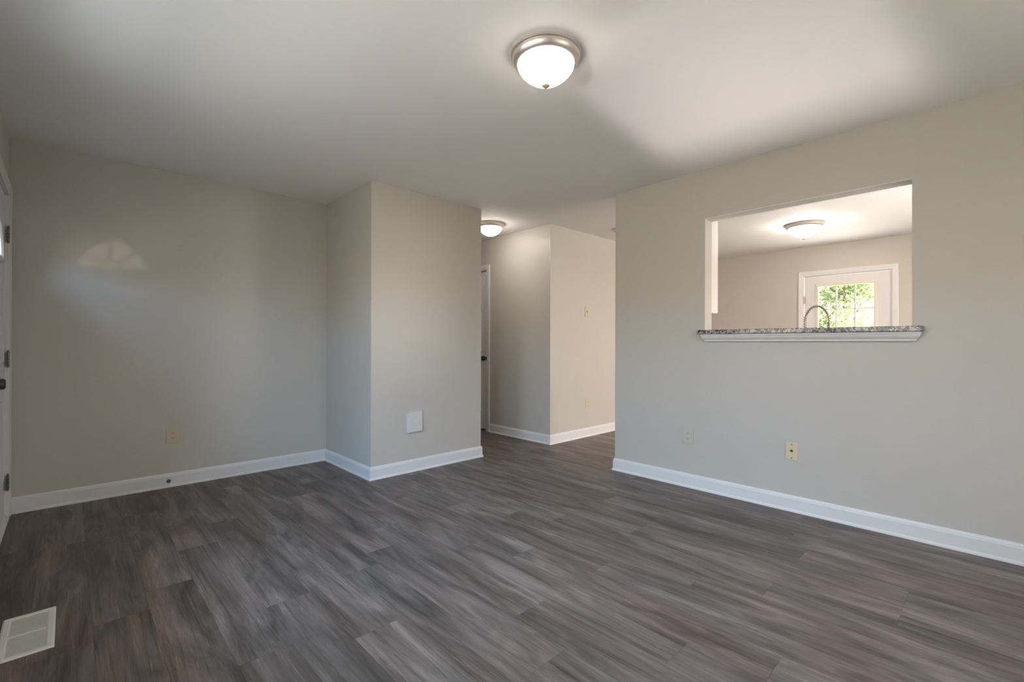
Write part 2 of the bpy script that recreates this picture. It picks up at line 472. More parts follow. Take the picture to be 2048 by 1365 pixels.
def swing_knob(parent, loc, axis, mat, r=0.027):
    rot = Vector(axis).to_track_quat('Z', 'Y').to_matrix().to_4x4()
    mt = Matrix.Translation(loc) @ rot
    k = obj('knob', lathe(NB(), [(0.033, 0), (0.033, 0.004), (0.028, 0.009), (0.012, 0.012), (0.011, 0.030), (0.018, 0.034), (r, 0.042), (r, 0.056), (r * 0.8, 0.064), (0.0, 0.066)], 28, mt), mat, parent, True)
    return k


def hinge(parent, loc, axis_dir, leaf_n, mat, h=0.095):
    """butt hinge: knuckle barrel with tips and two short leaves"""
    x, y, z = loc
    bm = NB()
    for j in range(5):
        a = z - h / 2 + j * h / 5
        lathe(bm, [(0.0, a + 0.0008), (0.0065, a + 0.0008), (0.0065, a + h / 5 - 0.0012), (0.0, a + h / 5 - 0.0012)], 14, Matrix.Translation((x, y, 0)), cap=False)
    for e, s in ((z + h / 2, 1), (z - h / 2, -1)):
        lathe(bm, [(0.0, e), (0.0045, e), (0.0055, e + s * 0.004), (0.0, e + s * 0.009)], 12, Matrix.Translation((x, y, 0)), cap=False)
    bx(bm, x - 0.006, x - 0.004, y - 0.022, y - 0.002, z - h / 2, z + h / 2)
    bx(bm, x - 0.006, x - 0.004, y + 0.002, y + 0.012, z - h / 2, z + h / 2)
    return obj('hinge', bm, mat, parent, True)


# front door with fan light (structure), hinged beside the corner
FX = XL - 0.012
door = struct('door_1', NB(), M['door'])
door_me = NB()
y0, y1 = DY0 + 0.012, DY1 - 0.006
fc, fr_, fz = (y0 + y1) / 2, 0.22, 1.60
# slab built as a grid of rails and stiles around the half-round opening
bx(door_me, FX - 0.045, FX, y0, y1, 0.012, fz - 0.03)
pts = []
NSEG = 28
arc = [(fc + (fr_) * math.cos(PI - PI * k / NSEG), fz + fr_ * math.sin(PI * k / NSEG)) for k in range(NSEG + 1)]
top = DZ1 - 0.006
for xx in (0,):
    # ring of quads from the arc out to the slab outline
    def outer(k):
        t = k / NSEG
        a = PI - PI * t
        cx, sz = math.cos(a), math.sin(a)
        hw, hh = (y1 - y0) / 2, top - fz
        s = min(hw / abs(cx) if abs(cx) > 1e-6 else 9, hh / sz if sz > 1e-6 else 9)
        return (fc + cx * s, fz + sz * s)
    out = [outer(k) for k in range(NSEG + 1)]
    F, Bk = [], []
    for (ya, za), (yb, zb) in zip(arc, out):
        F.append((door_me.verts.new((FX, ya, za)), door_me.verts.new((FX, yb, zb))))
        Bk.append((door_me.verts.new((FX - 0.045, ya, za)), door_me.verts.new((FX - 0.045, yb, zb))))
    for k in range(NSEG):
        door_me.faces.new((F[k][0], F[k][1], F[k + 1][1], F[k + 1][0]))
        door_me.faces.new((Bk[k][0], Bk[k + 1][0], Bk[k + 1][1], Bk[k][1]))
        door_me.faces.new((F[k][0], F[k + 1][0], Bk[k + 1][0], Bk[k][0]))
        door_me.faces.new((F[k][1], Bk[k][1], Bk[k + 1][1], F[k + 1][1]))
    # corners the ring leaves open
    for sgn, yy in ((-1, y0), (1, y1)):
        pass
bx(door_me, FX - 0.045, FX, y0, y1, fz - 0.03, fz)
hw, hh = (y1 - y0) / 2, top - fz
acor = math.atan2(hh, hw)
for sgn, yy in ((-1, y0), (1, y1)):
    # fill between the two ring points that straddle each top corner
    best = [o for o in out if (o[0] - fc) * sgn > 0]
    side_p = max([o for o in best if abs(abs(o[0] - fc) - hw) < 1e-4], key=lambda o: o[1])
    top_p = max([o for o in best if abs(o[1] - top) < 1e-4], key=lambda o: abs(o[0] - fc))
    tri = [(side_p[0], side_p[1]), (yy, top), (top_p[0], top_p[1])]
    f_ = [door_me.verts.new((FX, a, b_)) for a, b_ in tri]; g_ = [door_me.verts.new((FX - 0.045, a, b_)) for a, b_ in tri]
    door_me.faces.new(f_); door_me.faces.new(g_)
    for q in range(3): door_me.faces.new((f_[q], f_[(q + 1) % 3], g_[(q + 1) % 3], g_[q]))
# raised panels with moulded borders
PMOLD = [(0, 0), (0.004, 0.006), (0.012, 0.007), (0.018, 0.003), (0.030, 0.001), (0.030, -0.002), (0, -0.002)]
for (pa, pb) in ((y0 + 0.12, fc - 0.055), (fc + 0.055, y1 - 0.12)):
    for (za, zb) in ((0.26, 0.80), (0.98, 1.47)):
        loop = [(FX, pa, za), (FX, pa, zb), (FX, pb, zb), (FX, pb, za), (FX, pa, za)]
        sweep(door_me, loop, (1, 0, 0), PMOLD, -1)
        bx(door_me, FX - 0.002, FX + 0.005, pa + 0.045, pb - 0.045, za + 0.045, zb - 0.045, 0.003)
bmesh.ops.recalc_face_normals(door_me, faces=door_me.faces)
door_me.to_mesh(door.data); door_me.free()
# fan light: moulded rim, spokes, glass
bm = NB()
rim = [(FX, fc + fr_ * math.cos(a), fz + fr_ * math.sin(a)) for a in [PI * k / 32 for k in range(33)]]
sweep(bm, rim + [(FX, fc + fr_, fz)], (1, 0, 0), [(-0.012, 0), (-0.012, 0.008), (-0.004, 0.014), (0.012, 0.014), (0.022, 0.004), (0.022, 0)], 1)
obj('fanlight_frame', bm, M['door'], door, True)
bm = NB()
for a in (PI / 4, PI / 2, 3 * PI / 4):
    ca_, sa_ = math.cos(a), math.sin(a)
    tube(bm, [(FX - 0.012, fc + 0.07 * ca_, fz + 0.07 * sa_), (FX - 0.012, fc + fr_ * ca_, fz + fr_ * sa_)], 0.008, 8)
tube(bm, [(FX - 0.012, fc + 0.07 * math.cos(PI * k / 12), fz + 0.07 * math.sin(PI * k / 12)) for k in range(13)], 0.008, 8)
obj('fanlight_muntin', bm, M['door'], door, True)
bm = NB()
f1 = [bm.verts.new((FX - 0.022, fc + fr_ * math.cos(PI * k / 32), fz + fr_ * math.sin(PI * k / 32))) for k in range(33)]
f2 = [bm.verts.new((FX - 0.026, v.co.y, v.co.z)) for v in f1]
bm.faces.new(f1); bm.faces.new(list(reversed(f2)))
for k in range(33): bm.faces.new((f1[k], f1[(k + 1) % 33], f2[(k + 1) % 33], f2[k]))
obj('fanlight_glass', bm, M['pane'], door)
swing_knob(door, (FX, 3.455, 0.905), (1, 0, 0), M['dark'])
obj('deadbolt', lathe(NB(), [(0.030, 0), (0.030, 0.010), (0.024, 0.014), (0, 0.014)], 24, Matrix.Translation((FX, 3.475, 1.06)) @ Matrix.Rotation(PI / 2, 4, 'Y')), M['dark'], door, True)
for hz in (1.80, 1.01, 0.228):
    hinge(door, (XL + 0.004, DY1 - 0.008, hz), None, None, M['hinge'])
obj('door_sweep', bx(NB(), FX - 0.040, FX + 0.004, y0, y1, 0.004, 0.030, 0.003), M['trim'], door)
# jamb and casing of the front door
bm = NB()
bx(bm, XL - 0.14, XL, DY1 - 0.004, DY1 + 0.0005, 0, DZ1); bx(bm, XL - 0.14, XL, DY0 - 0.0005, DY0 + 0.010, 0, DZ1); bx(bm, XL - 0.14, XL, DY0, DY1, DZ1 - 0.004, DZ1 + 0.0005)
struct('trim_1', bm, M['trim'])
casing('trim_2', XL, 1, DY0 + 0.004, DY1 + 0.004, DZ1 + 0.004)
struct('trim_3', bx(NB(), XL - 0.14, XL + 0.012, DY0 + 0.01, DY1 - 0.004, 0.0, 0.012, 0.003), M['trim'])

# hall door in the corridor's right wall, its knob beside the casing
DX = XH + 0.012
d2 = NB(); ya, yb = HY0 + 0.012, HY1 - 0.006
bx(d2, DX, DX + 0.035, ya, yb, 0.018, HZ1 - 0.006)
for (pa, pb) in ((ya + 0.11, (ya + yb) / 2 - 0.05), ((ya + yb) / 2 + 0.05, yb - 0.11)):
    for (za, zb) in ((0.24, 0.82), (1.02, 1.52), (1.64, 1.90)):
        sweep(d2, [(DX, pa, za), (DX, pb, za), (DX, pb, zb), (DX, pa, zb), (DX, pa, za)], (-1, 0, 0), PMOLD, -1)
        bx(d2, DX - 0.005, DX + 0.002, pa + 0.04, pb - 0.04, za + 0.04, zb - 0.04, 0.002)
door2 = struct('door_2', d2, M['door'])
swing_knob(door2, (DX, 4.575, 0.925), (-1, 0, 0), M['dark'])
bm = NB()
bx(bm, XH, XH + WT, HY0 - 0.0005, HY0 + 0.009, 0, HZ1); bx(bm, XH, XH + WT, HY1 - 0.004, HY1 + 0.0005, 0, HZ1); bx(bm, XH, XH + WT, HY0, HY1, HZ1 - 0.004, HZ1 + 0.0005)
t4 = struct('trim_4', bm, M['trim'])
sp = obj('strike_plate', bx(NB(), XH - 0.0175, XH - 0.004, HY0 - 0.016, HY0 + 0.0035, 0.902, 0.950, 0.002), M['dark'], t4)
casing('trim_5', XH, -1, HY0 + 0.004, HY1 - 0.002, HZ1 + 0.004)

# kitchen door: nine-lite glass in a white slab
KX = XK + 0.008
ya, yb = KY0 + 0.006, KY1 - 0.010
gy0, gy1, gz0, gz1 = 1.08, 1.686, 0.93, 1.893
d3 = NB()
bx(d3, KX, KX + 0.044, ya, gy0, 0.012, KZ1 - 0.008); bx(d3, KX, KX + 0.044, gy1, yb, 0.012, KZ1 - 0.008)
bx(d3, KX, KX + 0.044, gy0, gy1, 0.012, gz0); bx(d3, KX, KX + 0.044, gy0, gy1, gz1, KZ1 - 0.008)
for (pa, pb) in ((ya + 0.12, (ya + yb) / 2 - 0.05), ((ya + yb) / 2 + 0.05, yb - 0.12)):
    sweep(d3, [(KX, pa, 0.2), (KX, pb, 0.2), (KX, pb, 0.78), (KX, pa, 0.78), (KX, pa, 0.2)], (-1, 0, 0), PMOLD, -1)
door3 = struct('door_3', d3, M['door'])
bm = NB()
sweep(bm, [(KX, gy0, gz0), (KX, gy1, gz0), (KX, gy1, gz1), (KX, gy0, gz1), (KX, gy0, gz0)], (-1, 0, 0), [(-0.004, 0), (-0.004, 0.010), (0.010, 0.012), (0.034, 0.006), (0.036, 0)], 1)
obj('glass_frame', bm, M['tanframe'], door3)
bm = NB()
for t in (1, 2):
    yy = gy0 + (gy1 - gy0) * t / 3; bx(bm, KX + 0.006, KX + 0.030, yy - 0.008, yy + 0.008, gz0, gz1, 0.003)
    zz = gz0 + (gz1 - gz0) * t / 3 + (0.005 if t == 2 else 0); bx(bm, KX + 0.006, KX + 0.030, gy0, gy1, zz - 0.008, zz + 0.008, 0.003)
obj('muntin', bm, M['door'], door3)
obj('pane', bx(NB(), KX + 0.016, KX + 0.020, gy0, gy1, gz0, gz1), M['pane'], door3)
for hz in (1.72, 1.03, 0.25):
    hinge(door3, (XK - 0.006, KY1 - 0.006, hz), None, None, M['nickel'])
swing_knob(door3, (KX, KY0 + 0.075, 0.92), (-1, 0, 0), M['nickel'])
bm = NB()
bx(bm, XK, XK + WT, KY0 - 0.0005, KY0 + 0.003, 0, KZ1); bx(bm, XK, XK + WT, KY1 - 0.004, KY1 + 0.0005, 0, KZ1); bx(bm, XK, XK + WT, KY0, KY1, KZ1 - 0.004, KZ1 + 0.0005)
struct('trim_6', bm, M['trim'])
casing('trim_7', XK, -1, KY0 + 0.004, KY1 - 0.004, KZ1 + 0.004)

# ------------------------------------------------------------------ windows the daylight comes through
def window(name, axis, plane, thick, a0, a1, z0, z1, halves):
    """double-hung units in a wall; axis 'x' = wall plane at x, 'y' = wall plane at y; thick goes outward (negative)"""
    def B(bm, d0, d1, p0, p1, q0, q1, bev=0.0):
        lo, hi = sorted((plane + d0, plane + d1))
        if axis == 'x': bx(bm, lo, hi, p0, p1, q0, q1, bev)
        else: bx(bm, p0, p1, lo, hi, q0, q1, bev)
    fr0 = NB()
    B(fr0, -thick, 0.0, a0 - 0.0005, a0 + 0.03, z0, z1); B(fr0, -thick, 0.0, a1 - 0.03, a1 + 0.0005, z0, z1)
    B(fr0, -thick, 0.0, a0, a1, z1 - 0.03, z1 + 0.0005); B(fr0, -thick, 0.0, a0, a1, z0 - 0.0005, z0 + 0.03)
    w = struct(name, fr0, M['trim'])
    step = (a1 - a0) / halves
    for k in range(halves):
        p0, p1 = a0 + k * step + 0.02, a0 + (k + 1) * step - 0.02
        zm = (z0 + z1) / 2
        for (q0, q1, dd) in ((z0 + 0.02, zm + 0.02, -0.05), (zm - 0.02, z1 - 0.02, -0.085)):
            s = NB()
            B(s, dd - 0.03, dd, p0, p0 + 0.04, q0, q1); B(s, dd - 0.03, dd, p1 - 0.04, p1, q0, q1)
            B(s, dd - 0.03, dd, p0, p1, q0, q0 + 0.04); B(s, dd - 0.03, dd, p0, p1, q1 - 0.04, q1)
            sash = obj('sash', s, M['trim'], w)
            g = NB(); B(g, dd - 0.018, dd - 0.014, p0 + 0.04, p1 - 0.04, q0 + 0.04, q1 - 0.04)
            obj('pane', g, M['pane'], sash)
    st = NB(); B(st, -0.05, 0.045, a0 - 0.08, a1 + 0.08, z0 - 0.025, z0 - 0.0005, 0.004); B(st, 0.0, 0.014, a0 - 0.06, a1 + 0.06, z0 - 0.085, z0 - 0.025, 0.003)
    obj('window_sill', st, M['trim'], w)
    cs = NB()
    for p0, p1, q0, q1 in ((a0 - 0.065, a0, z0, z1 + 0.065), (a1, a1 + 0.065, z0, z1 + 0.065), (a0, a1, z1, z1 + 0.065)):
        B(cs, 0.0, 0.015, p0, p1, q0, q1, 0.003)
    obj('window_casing', cs, M['trim'], w)
    return w


window('window_1', 'x', XL, 0.14, WY0, WY1, WZ0, WZ1, 1)
window('window_4', 'x', XL, 0.14, UY0, UY1, WZ0, WZ1, 1)  # unseen window, added to bring sky light onto the closet side
window('window_2', 'y', YN, 0.12, NX0, NX1, NZ0, NZ1, 2)  # unseen window, added to light the closet front and back wall
window('window_3', 'y', YN, 0.12, VX0, VX1, VZ0, VZ1, 2)  # unseen window, added to brighten the kitchen and passage wall

struct('trim_8', bx(NB(), XR + 0.0005, XR + WT - 0.0005, OY0, OY1, OZ1 - 0.004, OZ1), M['ceiling'])

# ------------------------------------------------------------------ pass-through ledge
led = thing('serving_ledge', 'speckled grey granite ledge with white moulding under the kitchen pass-through opening', 'ledge', (XR, 0.94, 1.189))
bm = NB()
lx0, lx1 = 3.443 - XR, 0.16
out_ = [(lx0, 0.296), (0, 0.296), (0, OY0), (lx1, OY0), (lx1, OY1), (0, OY1), (0, 1.586), (lx0, 1.586)]
va = [bm.verts.new((x - (0.0005 if x == 0 else 0), y - 0.94 + (0.0005 if y == OY0 else -0.0005 if y == OY1 else 0), 0.0005)) for x, y in out_]
f = bm.faces.new(va)
r_ = bmesh.ops.extrude_face_region(bm, geom=[f])
for v in [g for g in r_['geom'] if isinstance(g, bmesh.types.BMVert)]: v.co.z += 0.0315
ed = [e for e in bm.edges if all(v.co.x < lx0 + 1e-4 for v in e.verts) and abs(e.verts[0].co.z - e.verts[1].co.z) < 1e-5]
bmesh.ops.bevel(bm, geom=ed, offset=0.004, segments=2, profile=0.5, affect='EDGES')
obj('slab', bm, M['granite'], led)
bm = NB()
# moulding with returned (mitred) ends, profile as (outward, z)
prof = [(0.0, 0.0), (0.040, 0.0), (0.040, -0.010), (0.036, -0.014), (0.034, -0.024), (0.026, -0.036), (0.018, -0.043), (0.018, -0.050), (0.014, -0.055), (0.0, -0.055)]
sweep(bm, [(0, 1.523 - 0.94, 0), (0, 0.342 - 0.94, 0)], Z, [(0.0, 0.0), (0.001, 0), (0.001, -0.055), (0.0, -0.055)], -1)
sweep(bm, [(0.0, 1.521 - 0.94, 0), (-0.0, 0.342 - 0.94, 0)], Z, prof, -1)
# returns
for yy, s in ((1.521 - 0.94, 1), (0.342 - 0.94, -1)):
    r0 = [bm.verts.new((-o, yy, z)) for o, z in prof]
    r1 = [bm.verts.new((-o, yy + s * o, z)) for o, z in prof]
    r2 = [bm.verts.new((0, yy + s * o, z)) for o, z in prof]
    for j in range(len(prof) - 1):
        for A, B_ in ((r0, r1), (r1, r2)):
            try: bm.faces.new((A[j], A[j + 1], B_[j + 1], B_[j]))
            except ValueError: pass
bmesh.ops.remove_doubles(bm, verts=bm.verts, dist=1e-5)
bmesh.ops.translate(bm, verts=bm.verts, vec=(-0.0005, 0, 0))
obj('apron_moulding', bm, M['trim'], led)['label'] = 'white painted moulding'

# ------------------------------------------------------------------ ceiling lights
def ceiling_light(label, x, y, R, drop, lit):
    k = R / 0.166
    t = thing('ceiling_light', label, 'ceiling light', (x, y, H), 0, 'dome ceiling lights')
    # drop = height of the metal ring below the ceiling
    d = drop
    ring = [(0.150 * k, 0.0), (0.160 * k, -0.0005), (0.166 * k, -0.006), (0.166 * k, -0.013), (0.163 * k, -0.016), (0.159 * k, -0.017), (0.160 * k, -0.021),
            (0.159 * k, -0.028), (0.154 * k, -d * 0.72), (0.147 * k, -d * 0.90), (0.138 * k, -d), (0.131 * k, -d), (0.128 * k, -d * 0.8), (0.128 * k, -0.004), (0.150 * k, 0.0)]
    obj('ring', lathe(NB(), ring, 72, cap=False), M['nickel'], t, True)
    g = []
    for i in range(15):
        a = i / 14 * PI / 2
        u = i / 14 if i < 12 else (0.93, 0.975, 1.0)[i - 12]
        g.append((0.1345 * k * (1 - u ** 1.8) ** 0.68, -d + 0.002 - 0.100 * k * u))
    g[-1] = (0.0, g[-1][1])
    obj('glass_shade', lathe(NB(), g, 64, cap=False), lit, t, True)
    zb = g[-1][1]
    obj('finial', lathe(NB(), [(0.0, zb + 0.004), (0.018 * k, zb + 0.002), (0.0190 * k, zb - 0.001), (0.0175 * k, zb - 0.005), (0.012 * k, zb - 0.0085), (0.006 * k, zb - 0.0098), (0, zb - 0.010)], 24), M['finial'], t, True)
    return t


ceiling_light('large lit dome light with nickel ring in the middle of the living room ceiling', 1.575, 1.432, 0.160, 0.050, M['lit_main'])
ceiling_light('small lit dome light on the hallway ceiling above the closet corner', 3.385, 3.90, 0.155, 0.045, M['lit_hall'])
ceiling_light('lit dome light on the kitchen ceiling, seen through the pass-through opening', 5.87, 1.49, 0.185, 0.045, M['lit_kitchen'])

sd = thing('smoke_detector', 'white round disc on the passage ceiling just behind the right wall edge', 'detector', (4.585, 3.03, H))
obj('body', lathe(NB(), [(0.075, 0), (0.075, -0.010), (0.070, -0.026), (0.060, -0.034), (0.0, -0.036)], 40, cap=False), M['whiteplastic'], sd, True)
obj('base_ring', lathe(NB(), [(0.080, 0), (0.080, -0.007), (0.0755, -0.008), (0.0755, 0)], 40, cap=False), M['whiteplastic'], sd, True)


# ------------------------------------------------------------------ wall plates (local frame: plate faces -y, x right, z up)
def plate_bm(w=0.076, h=0.118, t=0.0055):
    bm = NB(); bx(bm, -w / 2, w / 2, -t, -0.0005, -h / 2, h / 2)
    ed = [e for e in bm.edges if all(v.co.y < -t + 1e-5 for v in e.verts)]
    bmesh.ops.bevel(bm, geom=ed, offset=0.003, segments=2, profile=0.6, affect='EDGES')
    return bm


def screw(parent, x, z, y=-0.0055, mat=None):
    return obj('screw', lathe(NB(), [(0.0035, 0), (0.0035, 0.0012), (0.002, 0.0018), (0, 0.0018)], 14, Matrix.Translation((x, y, z)) @ Matrix.Rotation(PI / 2, 4, 'X')), mat or M['nickel'], parent, True)


def outlet(label, loc, rotz, mat, group='duplex wall outlets', w=0.076, h=0.118):
    t = thing('wall_outlet', label, 'outlet', loc, rotz, group)
    obj('cover_plate', plate_bm(w, h), mat, t)
    for zc in (0.0195, -0.0195):
        bm = NB()
        ring = [(0.0165 * math.cos(2 * PI * k / 32), max(-0.0135, min(0.0135, 0.0170 * math.sin(2 * PI * k / 32)))) for k in range(32)]
        fa = [bm.verts.new((x, -0.0075, z + zc)) for x, z in ring]; fb = [bm.verts.new((x, -0.0050, z + zc)) for x, z in ring]
        bm.faces.new(fa)
        for k in range(32): bm.faces.new((fa[k], fa[(k + 1) % 32], fb[(k + 1) % 32], fb[k]))
        rc = obj('receptacle', bm, mat, t)
        s = NB()
        bx(s, -0.0075, -0.0055, -0.0078, -0.0070, zc - 0.003, zc + 0.006); bx(s, 0.0055, 0.0075, -0.0078, -0.0070, zc - 0.002, zc + 0.006)
        lathe(s, [(0.0, 0.0), (0.0026, 0.0), (0.0026, 0.0008), (0, 0.0008)], 12, Matrix.Translation((0, -0.0070, zc - 0.008)) @ Matrix.Rotation(PI / 2, 4, 'X'), cap=False)
        obj('slots', s, M['slot'], rc)
    screw(t, 0, 0)
    return t


outlet('beige duplex outlet low on the left back wall, above the baseboard', (0.586, Y1, 0.395), 0, M['ivory'], w=0.086)
outlet('pale grey-green duplex outlet low on the right wall, left of the cable plate', (XR, 1.674, 0.400), -PI / 2, M['ivorygrey'], w=0.084)
outlet('tan outlet low on the passage wall, below the light switch', (4.520, YH, 0.395), 0, M['ivory'])

# coax plate on the right wall
t = thing('cable_jack', 'yellowish cable jack plate with black centre hole, right of the outlet on right wall', 'cable jack', (XR, 0.956, 0.400), -PI / 2)
obj('cover_plate', plate_bm(0.072, 0.116), M['almond'], t)
rotm = Matrix.Rotation(PI / 2, 4, 'X')
obj('connector', lathe(NB(), [(0.0085, 0), (0.0085, 0.003), (0.006, 0.0035), (0.006, 0.010), (0.0, 0.010)], 18, Matrix.Translation((0, -0.0055, 0.004)) @ rotm), M['dark'], t, True)
screw(t, 0, 0.045, mat=M['dark']); screw(t, 0, -0.045, mat=M['dark'])

# switch on the passage wall
t = thing('light_switch', 'small tan light switch on the passage wall, above the outlet', 'light switch', (4.505, YH, 1.50), 0)
obj('cover_plate', plate_bm(), M['ivory'], t)
bm = NB(); bx(bm, -0.005, 0.005, -0.016, -0.005, -0.004, 0.010, 0.002)
obj('toggle', bm, M['ivory'], t)
obj('toggle_slot', bx(NB(), -0.006, 0.006, -0.0062, -0.0045, -0.013, 0.013), M['slot'], t)
screw(t, 0, 0.030); screw(t, 0, -0.030)

# slightly crooked blank box on the closet front
t = thing('blank_plate', 'slightly crooked square white blank cover plate on the closet wall', 'cover plate', (2.181, YC, 0.432), 0)
bm = NB(); bx(bm, -0.073, 0.073, -0.020, -0.0005, -0.0875, 0.0875)
ed = [e for e in bm.edges if all(v.co.y < -0.019 for v in e.verts)]
bmesh.ops.bevel(bm, geom=ed, offset=0.004, segments=2, profile=0.6, affect='EDGES')
bmesh.ops.rotate(bm, verts=bm.verts, cent=(0, 0, 0), matrix=Matrix.Rotation(math.radians(-1.6), 3, 'Y'))
obj('cover', bm, M['whiteplastic'], t)

# baseboard door stop
t = thing('door_stop', 'small dark round door stop on the baseboard below the beige outlet', 'door stop', (0.560, Y1 - 0.0125, 0.048), 0)
obj('hub', lathe(NB(), [(0.0, 0), (0.014, 0), (0.014, 0.003), (0.010, 0.007), (0.007, 0.008), (0.007, 0.014), (0, 0.014)], 24, rotm, cap=False), M['hinge'], t, True)
obj('tip', lathe(NB(), [(0.0085, 0.013), (0.009, 0.020), (0.007, 0.025), (0, 0.026)], 20, rotm), M['rubber'], t, True)

# ------------------------------------------------------------------ floor register
vx0, vx1, vy0, vy1 = -0.188, -0.036, 2.385, 2.742
t = thing('floor_register', 'white louvred metal floor vent set in the planks near the front wall', 'floor vent', ((vx0 + vx1) / 2, (vy0 + vy1) / 2, 0.0))
hx, hy = (vx1 - vx0) / 2, (vy1 - vy0) / 2
bm = NB()
sweep(bm, [(-hx, -hy, 0), (hx, -hy, 0), (hx, hy, 0), (-hx, hy, 0), (-hx, -hy, 0)], Z, [(0, 0.0005), (0.001, 0.003), (0.006, 0.006), (0.020, 0.0065), (0.024, 0.0045), (0.026, 0.0005)], 1)
obj('frame', bm, M['register'], t)
obj('damper', bx(NB(), -hx + 0.022, hx - 0.022, -hy + 0.022, hy - 0.022, 0.0004, 0.0012), M['register'], t)
nl = 36
for row in (0,):
    for k in range(nl):
        yy = -hy + 0.030 + (2 * hy - 0.060) * k / (nl - 1)
        bm = NB()
        v = [bm.verts.new(p) for p in ((-hx + 0.024, yy - 0.0036, 0.0046), (hx - 0.024, yy - 0.0036, 0.0046), (hx - 0.024, yy + 0.0030, 0.0034), (-hx + 0.024, yy + 0.0030, 0.0034),
                                      (-hx + 0.024, yy - 0.0036, 0.0036), (hx - 0.024, yy - 0.0036, 0.0036), (hx - 0.024, yy + 0.0030, 0.0024), (-hx + 0.024, yy + 0.0030, 0.0024))]
        for q in ((0, 1, 2, 3), (7, 6, 5, 4), (0, 4, 5, 1), (1, 5, 6, 2), (2, 6, 7, 3), (3, 7, 4, 0)): bm.faces.new([v[i] for i in q])
        obj('louvre', bm, M['register'], t)
obj('centre_bar', bx(NB(), -hx + 0.022, hx - 0.022, -0.004, 0.004, 0.0012, 0.0058, 0.001), M['register'], t)

# ------------------------------------------------------------------ kitchen behind the opening
KC = XR + WT
cab = thing('upper_cabinet', 'white wall cabinet at the left side of the pass-through, kitchen side', 'cabinet', (KC, 1.60, 1.367))
cw, ch = 0.62, 0.90
bm = NB(); bx(bm, 0.0005, 0.232, 0.0, cw, 0.0, ch, 0.0015)
obj('body', bm, M['cabinet'], cab)
for k in range(2):
    bm = NB(); ya, yb = 0.002 + k * cw / 2, (k + 1) * cw / 2 - 0.002
    bx(bm, 0.2335, 0.252, ya, yb, 0.004, ch - 0.004, 0.002)
    sweep(bm, [(0.252, ya + 0.055, 0.06), (0.252, yb - 0.055, 0.06), (0.252, yb - 0.055, ch - 0.06), (0.252, ya + 0.055, ch - 0.06), (0.252, ya + 0.055, 0.06)], (1, 0, 0), [(0, 0), (0.002, 0.004), (0.010, 0.004), (0.014, 0)], 1)
    dr = obj('door', bm, M['cabinet'], cab)
    yk = yb - 0.03 if k == 0 else ya + 0.03
    obj('handle', tube(NB(), [(0.252, yk, 0.08), (0.278, yk, 0.09), (0.278, yk, 0.17), (0.252, yk, 0.18)], 0.005, 10), M['nickel'], dr, True)

ct = thing('base_cabinet', 'white base cabinet run under the sink behind the pass-through wall', 'cabinet', (KC, 0.94, 0.0))
bm = NB(); bx(bm, 0.0005, 0.52, -1.1, 1.1, 0.10, 0.880); bx(bm, 0.0005, 0.46, -1.1, 1.1, 0.0, 0.10)
obj('body', bm, M['cabinet'], ct)
for k in range(4):
    ya, yb = -1.1 + 0.55 * k + 0.003, -1.1 + 0.55 * (k + 1) - 0.003
    dr = obj('door', bx(NB(), 0.5205, 0.540, ya, yb, 0.11, 0.872, 0.003), M['cabinet'], ct)
    obj('handle', tube(NB(), [(0.540, yb - 0.04, 0.66), (0.566, yb - 0.04, 0.67), (0.566, yb - 0.04, 0.76), (0.540, yb - 0.04, 0.77)], 0.005, 10), M['nickel'], dr, True)
wt = thing('countertop', 'granite kitchen worktop with sink behind the pass-through wall', 'countertop', (KC, 0.94, 0.881))
bm = NB()
sy0, sy1, sx0, sx1 = -0.38, 0.36, 0.20, 0.52
bx(bm, 0.0005, sx0, -1.12, 1.12, 0, 0.03); bx(bm, sx1, 0.58, -1.12, 1.12, 0, 0.03); bx(bm, sx0, sx1, -1.12, sy0, 0, 0.03); bx(bm, sx0, sx1, sy1, 1.12, 0, 0.03)
obj('slab', bm, M['granite'], wt)
bm = NB()
sweep(bm, [(sx0, sy0, 0.031), (sx1, sy0, 0.031), (sx1, sy1, 0.031), (sx0, sy1, 0.031), (sx0, sy0, 0.031)], Z, [(-0.012, 0), (-0.012, 0.002), (0.010, 0.002), (0.012, -0.001), (0.004, -0.001), (0.004, -0.0005)], 1)
bx(bm, sx0 + 0.002, sx1 - 0.002, sy0 + 0.002, sy1 - 0.002, 0.003, 0.006)
obj('sink', bm, M['steel_sink'], wt)

# spring-neck faucet whose arch shows above the ledge
fb = Vector((3.795, 0.957, 0.0)); fdir = Vector((0.50, -0.866, 0)).normalized()
t = thing('kitchen_faucet', 'arched spring-neck faucet standing at the sink behind the granite ledge', 'faucet', (fb.x, fb.y, 0.912))
zc, R_ = 1.272, 0.075
arc_pts = [(0, 1.05 + 0.02 * k) for k in range(12)] + [(R_ - R_ * math.cos(a), zc + 0.114 * math.sin(a)) for a in [PI * k / 40 for k in range(41)]] + [(2 * R_, zc - 0.012 * k) for k in range(1, 5)]
P3 = [Vector((0, 0, 0)) + fdir * s + Vector((0, 0, z - 0.912)) for s, z in arc_pts]
obj('post', lathe(NB(), [(0.030, 0), (0.030, 0.006), (0.020, 0.014), (0.016, 0.05), (0.016, 0.13), (0.012, 0.15), (0, 0.15)], 28), M['chrome'], t, True)
obj('hose', tube(NB(), P3, 0.0048, 12), M['chrome'], t, True)
